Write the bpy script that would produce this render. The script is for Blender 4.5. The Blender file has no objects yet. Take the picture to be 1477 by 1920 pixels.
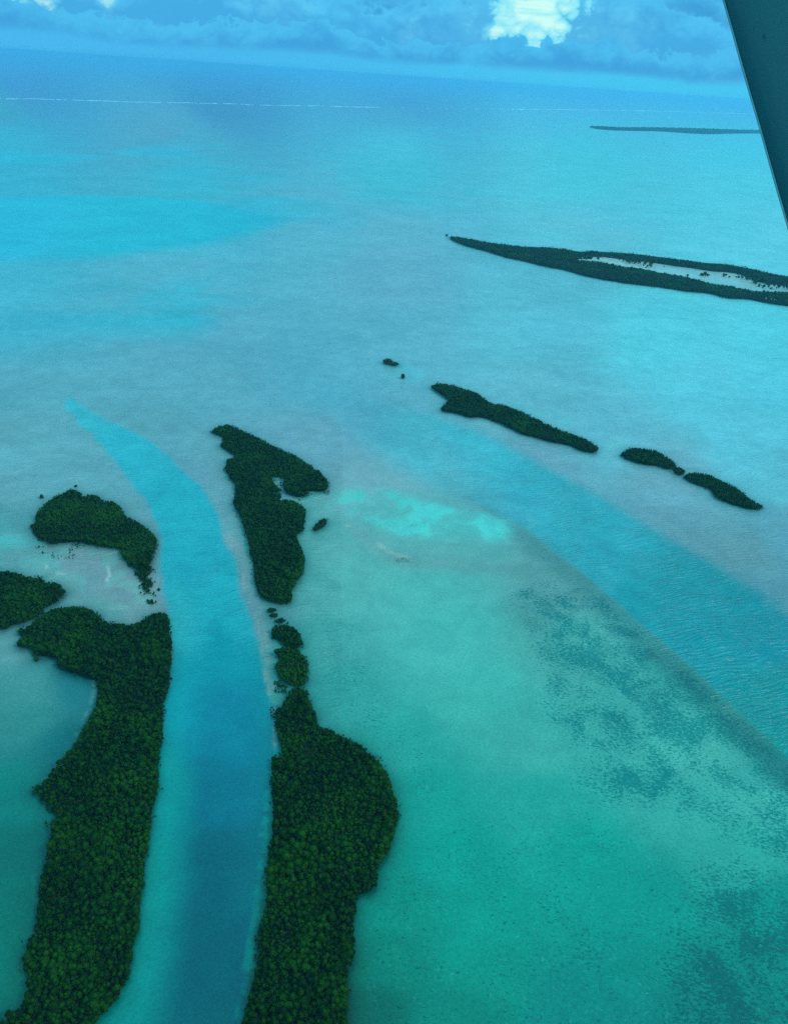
import bpy, math, random
import numpy as np
from mathutils import Matrix, Vector

# ------------------------------------------------------------------ camera
H = 400.0                      # metres above the water
W0, H0, F0 = 1477.0, 1920.0, 1440.0
CX, CY = W0 / 2, H0 / 2


def _n(v):
    v = np.asarray(v, float)
    return v / np.linalg.norm(v)


def _camdir(px, py):
    return np.array([(px - CX) / F0, -(py - CY) / F0, -1.0])


_a, _b = _camdir(0, 90), _camdir(1400, 186)      # two points of the level line
UP = _n(np.cross(_b, _a))
if UP[1] < 0:
    UP = -UP
FW = np.array([0, 0, -1.0])
YH = _n(FW - FW.dot(UP) * UP)
XH = np.cross(YH, UP)
R = np.array([XH, YH, UP])                        # camera space -> world space
CAM = np.array([0.0, 0.0, H])

sc = bpy.context.scene
col = sc.collection
cam_d = bpy.data.cameras.new('camera')
cam = bpy.data.objects.new('camera', cam_d)
col.objects.link(cam)
cam_d.sensor_fit = 'VERTICAL'
cam_d.angle = 2 * math.atan(H0 / 2 / F0)
cam_d.clip_start = 0.1
cam_d.clip_end = 200000
M4 = Matrix.Identity(4)
for i in range(3):
    for j in range(3):
        M4[i][j] = R[i, j]
M4.translation = Vector(CAM)
cam.matrix_world = M4
sc.camera = cam


def P(px, py, z=0.0):
    """place where the line of sight through a picture point meets height z"""
    d = R @ _camdir(px, py)
    t = (z - H) / d[2]
    return CAM + d * t


def PP(pts, z=0.0):
    return np.array([P(x, y, z)[:2] for x, y in pts])


def proj(X):
    c = (np.asarray(X, float) - CAM) @ R
    return CX - F0 * c[..., 0] / c[..., 2], CY + F0 * c[..., 1] / c[..., 2]


def azel(px, py):
    d = _n(R @ _camdir(px, py))
    return math.atan2(d[0], d[1]), math.asin(d[2])


# ------------------------------------------------------------------ sky, sun, exposure
SUN_AZ, SUN_EL = math.radians(108), math.radians(46)     # from straight ahead towards the right
w = bpy.data.worlds.new('World')
sc.world = w
w.use_nodes = True
wt = w.node_tree
wt.nodes.clear()


class NT:
    """short-hand for node building"""

    def __init__(self, tree):
        self.t = tree

    def n(self, typ, **kw):
        nd = self.t.nodes.new(typ)
        for k, v in kw.items():
            setattr(nd, k, v)
        return nd

    def link(self, a, b):
        self.t.links.new(a, b)

    def put(self, sock, v):
        if hasattr(v, 'is_output'):
            self.link(v, sock)
        elif v is not None:
            sock.default_value = v

    def m(self, op, a, b=None, c=None, clamp=False):
        nd = self.n('ShaderNodeMath', operation=op)
        nd.use_clamp = clamp
        for i, v in enumerate((a, b, c)):
            if v is not None:
                self.put(nd.inputs[i], v)
        return nd.outputs[0]

    def xyz(self, x, y, z):
        nd = self.n('ShaderNodeCombineXYZ')
        for i, v in enumerate((x, y, z)):
            self.put(nd.inputs[i], v)
        return nd.outputs[0]

    def noise(self, vec, scale, detail=4, rough=0.5, dist=0.0, out=0):
        nd = self.n('ShaderNodeTexNoise')
        self.put(nd.inputs['Vector'], vec)
        nd.inputs['Scale'].default_value = scale
        nd.inputs['Detail'].default_value = detail
        nd.inputs['Roughness'].default_value = rough
        nd.inputs['Distortion'].default_value = dist
        return nd.outputs[out]

    def mix(self, f, a, b, mode='MIX'):
        nd = self.n('ShaderNodeMix', data_type='RGBA', blend_type=mode)
        nd.clamp_factor = True
        self.put(nd.inputs[0], f)
        self.put(nd.inputs[6], a if hasattr(a, 'is_output') else (*a, 1))
        self.put(nd.inputs[7], b if hasattr(b, 'is_output') else (*b, 1))
        return nd.outputs[2]

    def step(self, v, lo, hi, a=0.0, b=1.0):
        nd = self.n('ShaderNodeMapRange', interpolation_type='SMOOTHSTEP')
        self.put(nd.inputs[0], v)
        for i, q in enumerate((lo, hi, a, b)):
            self.put(nd.inputs[i + 1], q)
        return nd.outputs[0]


def lin(r, g, b, k=1.0):
    f = lambda c: ((c / 255 + 0.055) / 1.055) ** 2.4 if c > 10.3 else c / 255 / 12.92
    return (f(r) * k, f(g) * k, f(b) * k)


SKY_K = 0.1
K = 1 / SKY_K
g = NT(wt)
sky = g.n('ShaderNodeTexSky', sky_type='NISHITA', sun_disc=False)
sky.sun_elevation = SUN_EL
sky.sun_rotation = SUN_AZ
sky.altitude = 400
sky.ozone_density = 3.0
tc = g.n('ShaderNodeTexCoord')
sp = g.n('ShaderNodeSeparateXYZ')
g.link(tc.outputs['Generated'], sp.inputs[0])
az = g.m('ARCTAN2', sp.outputs[0], sp.outputs[1])
el = g.m('ARCSINE', sp.outputs[2])
# the deck of cloud: coordinates of a low cloud bank, wider than high
uv = g.xyz(g.m('MULTIPLY', az, 1.0), g.m('MULTIPLY', el, 1.7), sp.outputs[1])
billow = g.noise(uv, 26, 4, 0.5)


def lump(scale, shift=0.0):
    q = g.xyz(az, g.m('ADD', g.m('MULTIPLY', el, 1.35), shift), 0.37 * scale)
    return g.m('ABSOLUTE', g.m('SUBTRACT', g.m('MULTIPLY', g.noise(q, scale, 0.0, 0.5), 2.0), 1.0))


# cauliflower heads: rounded lumps of two sizes
puff = g.m('ADD', g.m('MULTIPLY', lump(34), 0.9), g.m('ADD', g.m('MULTIPLY', lump(85), 0.5), g.m('MULTIPLY', lump(190), 0.25)))
bulk = g.noise(uv, 7, 3, 0.5)
deg = math.radians
side = g.step(az, deg(-18), deg(18))
low = g.mix(g.step(el, deg(-0.5), deg(0.35)), g.mix(side, lin(68, 168, 222, K), lin(70, 190, 238, K)), g.mix(side, lin(74, 184, 238, K), lin(72, 199, 242, K)))
shade = g.step(g.m('ADD', g.m('ADD', g.m('MULTIPLY', billow, 0.55), g.m('MULTIPLY', bulk, 0.55)), g.m('MULTIPLY', puff, -0.22)), 0.28, 0.66)
cloud = g.mix(shade, lin(64, 160, 218, K), lin(80, 192, 242, K))
wob = g.m('MULTIPLY', g.m('SUBTRACT', billow, 0.5), deg(1.3))
wob2 = g.m('MULTIPLY', g.m('SUBTRACT', bulk, 0.5), deg(2.6))
deck = g.step(g.m('ADD', g.m('ADD', el, wob), wob2), deg(0.9), deg(1.7))
c = g.mix(deck, low, cloud)
# broken cloud higher up: pale blue openings show the clear sky
open_hi = g.m('MULTIPLY', g.step(bulk, 0.50, 0.66), g.step(el, deg(7), deg(20)))
clear = g.mix(0.35, sky.outputs[0], lin(120, 215, 245, K))
c = g.mix(g.m('MULTIPLY', open_hi, 0.75), c, clear)
# an overcast dome grows brighter towards the zenith
high = g.mix(g.step(bulk, 0.35, 0.65), lin(70, 185, 212, K * 1.9), lin(112, 212, 232, K * 2.1))
c = g.mix(g.m('MULTIPLY', g.step(el, deg(6), deg(50)), 0.85), c, high)
# heaped cumulus: each bank has rounded tops, lit above and dim below


def heap(c, e0, amp, f, seed, light, dim, soft):
    q = g.xyz(g.m('MULTIPLY', az, f), seed, 0.0)
    top = g.m('ADD', e0, g.m('MULTIPLY', g.m('SUBTRACT', g.noise(q, 1.0, 2, 0.5), 0.5), amp))
    top = g.m('SUBTRACT', top, g.m('MULTIPLY', g.m('SUBTRACT', puff, 0.5), deg(1.1)))
    d = g.m('SUBTRACT', top, el)
    body = g.mix(g.step(g.m('ADD', d, g.m('MULTIPLY', g.m('SUBTRACT', billow, 0.5), deg(3.0))), deg(-0.1), deg(1.7)), lin(*light, K), lin(*dim, K))
    mk = g.m('MULTIPLY', g.step(d, 0.0, soft), g.step(g.m('ADD', el, g.m('MULTIPLY', g.m('SUBTRACT', bulk, 0.5), deg(1.4))), deg(0.6), deg(1.3)))
    return g.mix(mk, c, body)


c = heap(c, deg(4.2), deg(5.0), 7.0, 3.1, (82, 194, 244), (70, 172, 228), deg(0.5))
# the bright openings in the bank above the horizon
streak = g.noise(g.xyz(g.m('MULTIPLY', az, 14), g.m('MULTIPLY', el, 130), 0.0), 1.0, 3, 0.6)
bright = g.mix(g.step(streak, 0.40, 0.72), lin(205, 255, 247, K), lin(150, 238, 247, K))


def opening(px, py, rx, ry, edge, amp):
    a0, e0 = azel(px, py)
    k = 1 / F0 / 1.25
    da = g.m('DIVIDE', g.m('SUBTRACT', az, a0), rx * k)
    # the bank leans with nothing: axes are azimuth and elevation
    de = g.m('DIVIDE', g.m('SUBTRACT', el, e0), ry * k)
    r = g.m('SQRT', g.m('ADD', g.m('MULTIPLY', da, da), g.m('MULTIPLY', de, de)))
    r = g.m('ADD', r, g.m('MULTIPLY', g.m('SUBTRACT', g.m('ADD', g.m('MULTIPLY', billow, 0.35), 0.10), g.m('MULTIPLY', puff, 0.55)), amp))
    return g.step(r, 1.0 + edge, 1.0 - edge), g.step(r, 1.05, 0.3)


for px, py, rx, ry, ed, amp, s in ((1000, 40, 150, 60, .95, 1.2, .3), (1000, 18, 104, 60, .14, 1.5, 1.0), (928, 62, 24, 22, .35, 1.5, .85), (10, 2, 30, 26, .6, 3.0, .7),
                                   (84, 0, 28, 26, .8, 3.4, .6), (200, -6, 18, 28, .8, 3.0, .5), (768, 55, 20, 20, .95, 3.5, .3),
                                   (520, 6, 60, 26, .95, 3.0, .25), (560, 70, 90, 7, .95, 2.0, .22), (250, 50, 80, 7, .95, 2.5, .25),
                                   (1170, 60, 50, 30, .95, 3.0, .2), (1288, 102, 7, 3, .9, 1.0, .4), (1350, 130, 60, 20, .95, 1.5, .25)):
    mk, deep = opening(px, py, rx, ry, ed, amp)
    c = g.mix(g.m('MULTIPLY', mk, s), c, g.mix(deep, lin(124, 226, 248, K), bright) if s > .45 else lin(120, 222, 250, K))
c = heap(c, deg(2.2), deg(5.0), 6.0, 5.2, (78, 190, 240), (66, 164, 222), deg(0.2))
bg = g.n('ShaderNodeBackground')
g.link(c, bg.inputs[0])
bg.inputs[1].default_value = SKY_K
wo = g.n('ShaderNodeOutputWorld')
g.link(bg.outputs[0], wo.inputs[0])

sd = bpy.data.lights.new('sun', 'SUN')
sd.energy = 1.5
sd.angle = math.radians(12)
sd.color = (1.0, 0.96, 0.88)
sun = bpy.data.objects.new('sun', sd)
col.objects.link(sun)
sdir = Vector((math.sin(SUN_AZ) * math.cos(SUN_EL), math.cos(SUN_AZ) * math.cos(SUN_EL), math.sin(SUN_EL)))
sun.rotation_euler = sdir.to_track_quat('Z', 'Y').to_euler()
sun.location = (200, 50, 600)

vs = sc.view_settings
vs.view_transform = 'Standard'
vs.look = 'None'
vs.exposure = 0
vs.gamma = 1
vs.use_curve_mapping = False
sc.cycles.use_denoising = False
sc.cycles.max_bounces = 4
sc.cycles.diffuse_bounces = 2
sc.cycles.glossy_bounces = 2
sc.cycles.volume_bounces = 1
sc.cycles.use_adaptive_sampling = True
sc.cycles.adaptive_threshold = 0.014
sc.cycles.adaptive_min_samples = 12
sc.cycles.transparent_max_bounces = 8

random.seed(4)
rng = np.random.default_rng(11)


# ------------------------------------------------------------------ helpers
def mat(name):
    m = bpy.data.materials.new(name)
    m.use_nodes = True
    m.node_tree.nodes.clear()
    t = NT(m.node_tree)
    out = t.n('ShaderNodeOutputMaterial')
    b = t.n('ShaderNodeBsdfPrincipled')
    t.link(b.outputs[0], out.inputs[0])
    return m, t, b


def mesh(name, verts, faces, m=None, smooth=False):
    me = bpy.data.meshes.new(name)
    me.from_pydata([tuple(map(float, v)) for v in verts], [], [tuple(int(i) for i in f) for f in faces])
    if m:
        me.materials.append(m)
    if smooth:
        me.polygons.foreach_set('use_smooth', [True] * len(me.polygons))
    me.update()
    return me


def add(name, data, parent=None, label=None, cat=None, group=None, kind=None, loc=None):
    o = bpy.data.objects.new(name, data)
    col.objects.link(o)
    if parent:
        o.parent = parent
    if loc is not None:
        o.location = loc
    for k, v in (('label', label), ('category', cat), ('group', group), ('kind', kind)):
        if v:
            o[k] = v
    return o


def smooth_poly(p, n=4):
    """closed Catmull-Rom through the points"""
    p = np.asarray(p, float)
    o = []
    L = len(p)
    for i in range(L):
        a, b, c_, d = p[i - 1], p[i], p[(i + 1) % L], p[(i + 2) % L]
        for k in range(n):
            t = k / n
            o.append(0.5 * ((2 * b) + (-a + c_) * t + (2 * a - 5 * b + 4 * c_ - d) * t * t + (-a + 3 * b - 3 * c_ + d) * t ** 3))
    return np.array(o)


def inside(x, y, poly):
    r = np.zeros(x.shape, bool)
    for (x0, y0), (x1, y1) in zip(poly, np.roll(poly, -1, 0)):
        if y0 == y1:
            continue
        cnd = ((y0 > y) != (y1 > y)) & (x < (x1 - x0) * (y - y0) / (y1 - y0) + x0)
        r ^= cnd
    return r


def sdist(x, y, poly, reach):
    """signed distance, negative inside; far points stay at reach"""
    d = np.full(x.shape, float(reach))
    lo, hi = poly.min(0) - reach, poly.max(0) + reach
    idx = np.nonzero((x > lo[0]) & (x < hi[0]) & (y > lo[1]) & (y < hi[1]))[0]
    if not len(idx):
        return d
    X, Y = x[idx], y[idx]
    m_ = np.full(X.shape, 1e18)
    for (x0, y0), (x1, y1) in zip(poly, np.roll(poly, -1, 0)):
        ex, ey = x1 - x0, y1 - y0
        l2 = ex * ex + ey * ey + 1e-12
        t = np.clip(((X - x0) * ex + (Y - y0) * ey) / l2, 0, 1)
        m_ = np.minimum(m_, (X - x0 - t * ex) ** 2 + (Y - y0 - t * ey) ** 2)
    m_ = np.sqrt(m_)
    s = np.where(inside(X, Y, poly), -m_, m_)
    d[idx] = np.minimum(s, reach)
    return d


_perm = rng.random((256, 256))


def vnoise(x, y):
    xi, yi = np.floor(x).astype(int), np.floor(y).astype(int)
    fx, fy = x - xi, y - yi
    fx, fy = fx * fx * (3 - 2 * fx), fy * fy * (3 - 2 * fy)
    q = lambda a, b: _perm[a % 256, b % 256]
    return (q(xi, yi) * (1 - fx) + q(xi + 1, yi) * fx) * (1 - fy) + (q(xi, yi + 1) * (1 - fx) + q(xi + 1, yi + 1) * fx) * fy


def fbm(x, y, o=4):
    s, a, t = 0, 1, 0
    for i in range(o):
        s = s + a * vnoise(x + 17 * i, y + 31 * i)
        t += a
        a *= 0.55
        x, y = x * 2.03, y * 2.03
    return s / t - 0.5


def sstep(v, lo, hi):
    t = np.clip((v - lo) / (hi - lo), 0, 1)
    return t * t * (3 - 2 * t)


# ------------------------------------------------------------------ outlines of the mangrove islands (picture points)
def R5(p): return [(x * .3385, 880 + y * .3385) for x, y in p]
def R6(p): return [(380 + x / 3, 780 + y / 3) for x, y in p]
def R4(p): return [(737 + x * .501, 400 + y * .501) for x, y in p]
def R7(p): return [(x * .5146, 1400 + y * .5146) for x, y in p]
def R2(p): return [(737 + x * .501, y * .501) for x, y in p]


ISL = {}
ISL['A'] = R5([(370, 120), (405, 110), (440, 122), (455, 143), (505, 135), (545, 148), (560, 165), (640, 180), (668, 210), (690, 245), (730, 270), (790, 305), (840, 345), (868, 385), (873, 410), (860, 450), (845, 500), (820, 545), (790, 560), (750, 550), (715, 525), (680, 490), (662, 462), (685, 445), (620, 437), (560, 430), (500, 415), (430, 405), (360, 405), (290, 418), (250, 400), (205, 380), (170, 320), (180, 295), (200, 285), (200, 250), (225, 215), (280, 165), (320, 145)])
ISL['B'] = R5([(-160, 555), (0, 562), (60, 565), (110, 575), (160, 592), (220, 595), (255, 622), (310, 622), (345, 650), (370, 680), (345, 710), (300, 750), (240, 775), (245, 795), (200, 825), (130, 855), (60, 865), (25, 885), (0, 880), (-160, 880)])
ISL['C'] = R5([(95, 880), (150, 870), (200, 835), (250, 790), (300, 765), (350, 757), (430, 757), (470, 760), (520, 785), (560, 810), (555, 825), (600, 845), (660, 848), (715, 855), (760, 850), (800, 820), (850, 795), (905, 790), (930, 805), (943, 850), (945, 920), (958, 960), (955, 1040), (945, 1120), (942, 1200), (920, 1280), (905, 1380), (905, 1450), (910, 1500), (890, 1560), (885, 1640)]) \
    + R7([(580, 80), (580, 160), (555, 230), (550, 330), (535, 420), (530, 500), (515, 560), (510, 660), (490, 720), (480, 800), (465, 870), (420, 930), (370, 985), (345, 1020), (280, 1100), (-60, 1100), (-60, 1030), (0, 1000), (40, 960), (85, 930), (100, 850), (85, 780), (95, 720), (130, 650), (135, 560), (150, 480), (170, 400), (185, 310), (180, 270), (205, 255), (170, 215), (150, 185), (118, 160), (135, 145), (170, 110), (200, 85), (240, 45)]) \
    + R5([(260, 1690), (330, 1610), (400, 1530), (450, 1460), (490, 1390), (530, 1310), (540, 1250), (535, 1190), (500, 1165), (430, 1135), (380, 1125), (320, 1095), (318, 1050), (260, 1040), (190, 1035), (180, 1000), (140, 990), (100, 985), (95, 960), (110, 940), (130, 935), (100, 900)])
ISL['D'] = R6([(50, 90), (75, 65), (110, 52), (150, 48), (200, 70), (250, 92), (310, 118), (380, 155), (450, 190), (520, 220), (580, 260), (640, 300), (685, 340), (707, 375), (705, 400), (670, 425), (600, 420), (590, 445), (550, 455), (500, 445), (455, 415), (450, 355), (430, 345), (400, 345), (398, 370), (415, 395), (450, 410), (440, 430), (415, 437), (425, 465), (480, 470), (540, 490), (580, 520), (583, 540), (575, 580), (570, 620), (555, 655), (530, 675), (545, 720), (565, 760), (578, 820), (565, 880), (530, 940), (500, 985), (503, 1020), (490, 1055), (440, 1060), (390, 1050), (340, 1030), (310, 990), (292, 930), (290, 860), (270, 780), (255, 700), (235, 640), (215, 570), (180, 510), (172, 480), (185, 430), (180, 380), (150, 350), (140, 320), (120, 298), (135, 270), (135, 245), (180, 225), (160, 210), (125, 185), (110, 180), (95, 160), (115, 135), (100, 115)])
ISL['E4'] = R6([(395, 1195), (420, 1175), (470, 1170), (520, 1190), (542, 1225), (560, 1260), (565, 1295), (520, 1310), (470, 1300), (435, 1280), (430, 1265), (395, 1250), (385, 1225)])
ISL['E5'] = R6([(400, 1330), (420, 1305), (470, 1295), (530, 1297), (552, 1325), (580, 1355), (595, 1390), (590, 1450), (580, 1505), (550, 1525), (500, 1520), (450, 1490), (415, 1450), (402, 1400), (430, 1365), (405, 1345)])
ISL['F'] = R6([(460, 1610), (480, 1555), (510, 1525), (550, 1520), (580, 1545), (600, 1590), (618, 1640), (640, 1690), (655, 1740), (720, 1760), (780, 1800), (860, 1830), (920, 1870), (965, 1910)]) \
    + R7([(1380, 50), (1420, 110), (1440, 180), (1452, 240), (1440, 310), (1415, 390), (1385, 440), (1380, 490), (1355, 530), (1310, 545), (1300, 600), (1290, 680), (1295, 720), (1285, 790), (1270, 810), (1270, 1000), (1260, 1120), (860, 1120), (880, 1011), (905, 910), (925, 830), (935, 760), (940, 660), (965, 590), (972, 500), (970, 430), (985, 340), (990, 240), (988, 150), (988, 40), (1025, 35)]) \
    + R6([(440, 1860), (420, 1800), (415, 1760), (407, 1700), (415, 1650)])
ISL['G'] = R6([(615, 630), (640, 600), (665, 577), (690, 575), (705, 590), (700, 610), (670, 635), (635, 650), (618, 645)])
ISL['Hs'] = R4([(140, 648), (165, 635), (200, 637), (250, 650), (310, 670), (360, 705), (410, 715), (470, 735), (530, 765), (590, 795), (640, 815), (690, 832), (740, 855), (765, 880), (750, 897), (700, 888), (660, 870), (600, 858), (540, 842), (480, 825), (420, 795), (380, 780), (330, 762), (290, 765), (240, 750), (185, 740), (178, 725), (205, 705), (190, 685), (150, 660)])
ISL['I'] = R4([(852, 905), (870, 885), (910, 876), (960, 882), (1000, 895), (1030, 915), (1050, 930), (1055, 950), (1030, 958), (980, 945), (930, 938), (880, 925)])
ISL['J'] = R4([(1040, 960), (1060, 948), (1085, 955), (1092, 975), (1065, 983)])
ISL['Ks'] = R4([(1085, 985), (1110, 970), (1160, 972), (1200, 985), (1240, 1005), (1290, 1030), (1320, 1055), (1350, 1075), (1378, 1090), (1380, 1105), (1350, 1110), (1300, 1100), (1240, 1080), (1200, 1060), (1185, 1035), (1140, 1020), (1100, 1000)])
ISL['L'] = R4([(208, 92), (235, 85), (300, 97), (390, 112), (490, 123), (580, 126), (640, 133), (700, 142), (740, 140), (820, 145), (900, 150), (980, 160), (1080, 172), (1180, 185), (1240, 188), (1330, 205), (1420, 225), (1477, 235), (1640, 262), (1640, 372), (1477, 347), (1400, 337), (1330, 322), (1250, 318), (1180, 300), (1100, 293), (1030, 282), (950, 272), (870, 262), (780, 247), (720, 235), (640, 213), (570, 200), (490, 180), (420, 165), (350, 143), (280, 125), (240, 110)])
POND = R4([(665, 170), (720, 162), (800, 165), (880, 175), (950, 182), (1040, 195), (1120, 205), (1180, 215), (1260, 222), (1320, 235), (1360, 255), (1420, 265), (1477, 270), (1600, 290), (1600, 302), (1477, 292), (1400, 290), (1330, 285), (1260, 270), (1200, 262), (1130, 245), (1080, 232), (1000, 220), (930, 205), (850, 195), (780, 180), (720, 175)])
POND2 = R4([(1385, 311), (1415, 309), (1445, 315), (1430, 321), (1405, 319)])
ISL['M'] = R2([(735, 478), (760, 474), (850, 478), (940, 478), (1050, 480), (1170, 483), (1300, 487), (1370, 488), (1550, 494), (1550, 505), (1370, 500), (1280, 500), (1170, 502), (1090, 498), (1000, 492), (900, 490), (800, 487)])
ISL['E1'] = R6([(360, 1090), (375, 1076), (410, 1078), (424, 1092), (405, 1105), (370, 1107)])
ISL['E2'] = R6([(366, 1125), (385, 1106), (418, 1106), (426, 1125), (410, 1137), (380, 1134)])
ISL['E3'] = R6([(400, 1155), (425, 1135), (455, 1135), (472, 1155), (440, 1168), (410, 1166)])
ISL['N'] = [(717, 678), (722, 672), (732, 672), (738, 677), (746, 679), (749, 684), (740, 687), (730, 685), (720, 683)]

for k in ISL:
    ISL[k] = smooth_poly(ISL[k], 3)
POND = smooth_poly(POND, 3)
POND2 = smooth_poly(POND2, 3)
GND = {k: PP(v, 2.0) for k, v in ISL.items()}        # the same outlines on the ground
GPOND, GPOND2 = PP(POND, 1.0), PP(POND2, 1.0)

# ------------------------------------------------------------------ water: one sheet to the horizon
# body colour of the water (depth and bed) at known places
BASE = [(0, 130, 0.111, 0.182, 0.336), (40, 160, 0.102, 0.165, 0.298), (400, 160, 0.094, 0.148, 0.280), (400, 185, 0.094, 0.148, 0.225), (750, 170, 0.134, 0.227, 0.356),
    (750, 190, 0.102, 0.165, 0.261), (1100, 190, 0.170, 0.322, 0.425), (1400, 205, 0.165, 0.357, 0.445), (0, 200, 0.102, 0.269, 0.269), (320, 235, 0.191, 0.284, 0.296),
    (740, 215, 0.148, 0.308, 0.308), (1100, 225, 0.155, 0.484, 0.442), (1400, 230, 0.154, 0.520, 0.479), (0, 270, 0.063, 0.384, 0.395), (350, 270, 0.144, 0.323, 0.322),
    (740, 270, 0.132, 0.464, 0.442), (1100, 280, 0.119, 0.514, 0.452), (1400, 270, 0.119, 0.550, 0.481), (0, 330, 0.058, 0.374, 0.397), (350, 330, 0.067, 0.403, 0.397),
    (740, 330, 0.097, 0.448, 0.411), (1100, 340, 0.130, 0.526, 0.456), (1400, 340, 0.166, 0.559, 0.500), (0, 430, 0.106, 0.408, 0.420), (350, 440, 0.125, 0.408, 0.407),
    (600, 420, 0.195, 0.388, 0.387), (740, 420, 0.235, 0.388, 0.387), (1100, 420, 0.248, 0.479, 0.446), (1400, 440, 0.232, 0.568, 0.530), (0, 520, 0.109, 0.415, 0.438),
    (350, 520, 0.193, 0.395, 0.401), (740, 520, 0.243, 0.364, 0.376), (1000, 540, 0.202, 0.438, 0.438), (1250, 640, 0.176, 0.573, 0.544), (1450, 640, 0.176, 0.587,
    0.557), (0, 620, 0.136, 0.389, 0.408), (350, 620, 0.194, 0.342, 0.357), (740, 620, 0.200, 0.377, 0.385), (1000, 620, 0.200, 0.464, 0.468), (0, 720, 0.183, 0.332,
    0.338), (350, 720, 0.194, 0.343, 0.348), (600, 720, 0.173, 0.354, 0.380), (1000, 720, 0.227, 0.423, 0.418), (1300, 720, 0.194, 0.524, 0.518), (1477, 720, 0.173,
    0.524, 0.518), (0, 820, 0.199, 0.321, 0.304), (300, 800, 0.200, 0.332, 0.322), (600, 820, 0.233, 0.321, 0.332), (1150, 810, 0.233, 0.433, 0.437), (1400, 820, 0.199,
    0.494, 0.495), (0, 900, 0.216, 0.320, 0.308), (450, 900, 0.227, 0.320, 0.317), (650, 900, 0.263, 0.320, 0.308), (1000, 880, 0.242, 0.332, 0.346), (1250, 900, 0.251,
    0.351, 0.356), (1477, 900, 0.194, 0.441, 0.439), (0, 865, 0.244, 0.409, 0.386), (0, 990, 0.136, 0.275, 0.253), (600, 1000, 0.163, 0.332, 0.269), (800, 1040, 0.161,
    0.318, 0.259), (1250, 1000, 0.203, 0.284, 0.286), (1400, 1045, 0.200, 0.276, 0.267), (1477, 1000, 0.182, 0.312, 0.321), (300, 1120, 0.228, 0.265, 0.255), (480, 1130,
    0.177, 0.257, 0.256), (620, 1100, 0.140, 0.348, 0.274), (800, 1100, 0.124, 0.379, 0.290), (1050, 1090, 0.176, 0.290, 0.241), (1400, 1110, 0.177, 0.265, 0.274), (0,
    1190, 0.197, 0.293, 0.261), (620, 1200, 0.095, 0.310, 0.245), (840, 1190, 0.102, 0.375, 0.289), (1050, 1200, 0.117, 0.329, 0.245), (50, 1300, 0.087, 0.244, 0.200),
    (150, 1290, 0.019, 0.157, 0.155), (650, 1300, 0.053, 0.286, 0.220), (900, 1300, 0.081, 0.361, 0.265), (1200, 1300, 0.074, 0.304, 0.228), (50, 1335, 0.040, 0.194,
    0.158), (130, 1400, 0.006, 0.130, 0.120), (750, 1400, 0.032, 0.302, 0.219), (1000, 1395, 0.078, 0.339, 0.248), (1300, 1400, 0.097, 0.349, 0.248), (1477, 1460, 0.042,
    0.255, 0.196), (30, 1500, 0.001, 0.173, 0.125), (800, 1500, 0.009, 0.283, 0.197), (1000, 1500, 0.025, 0.319, 0.225), (1250, 1500, 0.057, 0.319, 0.232), (1450, 1500,
    0.087, 0.368, 0.262), (30, 1600, 0.001, 0.125, 0.091), (850, 1600, 0.001, 0.278, 0.187), (1100, 1600, 0.002, 0.286, 0.193), (1400, 1600, 0.043, 0.314, 0.221), (20,
    1700, 0.001, 0.137, 0.092), (750, 1700, 0.001, 0.227, 0.143), (900, 1700, 0.001, 0.272, 0.176), (1200, 1700, 0.001, 0.267, 0.180), (1450, 1700, 0.001, 0.242, 0.167),
    (20, 1800, 0.001, 0.155, 0.097), (720, 1800, 0.001, 0.182, 0.112), (900, 1800, 0.001, 0.246, 0.156), (1200, 1800, 0.001, 0.226, 0.156), (1450, 1800, 0.001, 0.203,
    0.144), (10, 1900, 0.001, 0.140, 0.083), (700, 1900, 0.001, 0.112, 0.070), (850, 1900, 0.001, 0.193, 0.121), (1100, 1900, 0.001, 0.200, 0.148), (1300, 1900, 0.001,
    0.186, 0.137), (1450, 1900, 0.001, 0.186, 0.132)]
SAND = [(0, 300, 0.029, 0.432, 0.445), (0, 420, 0.021, 0.436, 0.487), (260, 425, 0.018, 0.436, 0.453), (500, 420, 0.015, 0.408, 0.433), (0, 560, 0.072, 0.388, 0.440),
    (1100, 250, 0.094, 0.553, 0.471), (1100, 400, 0.131, 0.525, 0.499)]
CHAN1 = [(150, 770, 0.065, 0.420, 0.423), (250, 850, 0.043, 0.409, 0.428), (350, 950, 0.027, 0.389, 0.402), (360, 1010, 0.024, 0.356, 0.369), (390, 1050, 0.018, 0.337,
    0.355), (380, 1150, 0.015, 0.331, 0.338), (340, 1150, 0.038, 0.351, 0.338), (335, 1300, 0.001, 0.269, 0.273), (310, 1500, 0.001, 0.265, 0.225), (295, 1650, 0.001,
    0.245, 0.194), (260, 1800, 0.001, 0.234, 0.187), (230, 1900, 0.001, 0.207, 0.166), (490, 1300, 0.001, 0.213, 0.220), (495, 1450, 0.001, 0.171, 0.181), (485, 1600,
    0.001, 0.131, 0.138), (460, 1800, 0.001, 0.093, 0.117), (440, 1900, 0.001, 0.096, 0.111)]
DEEP1 = [(420, 1200, 0.001, 0.257, 0.272), (430, 1350, 0.001, 0.180, 0.221), (430, 1500, 0.001, 0.129, 0.162), (430, 1610, 0.001, 0.098, 0.114), (390, 1800, 0.001, 0.088,
    0.100), (360, 1910, 0.001, 0.091, 0.099)]
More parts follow.
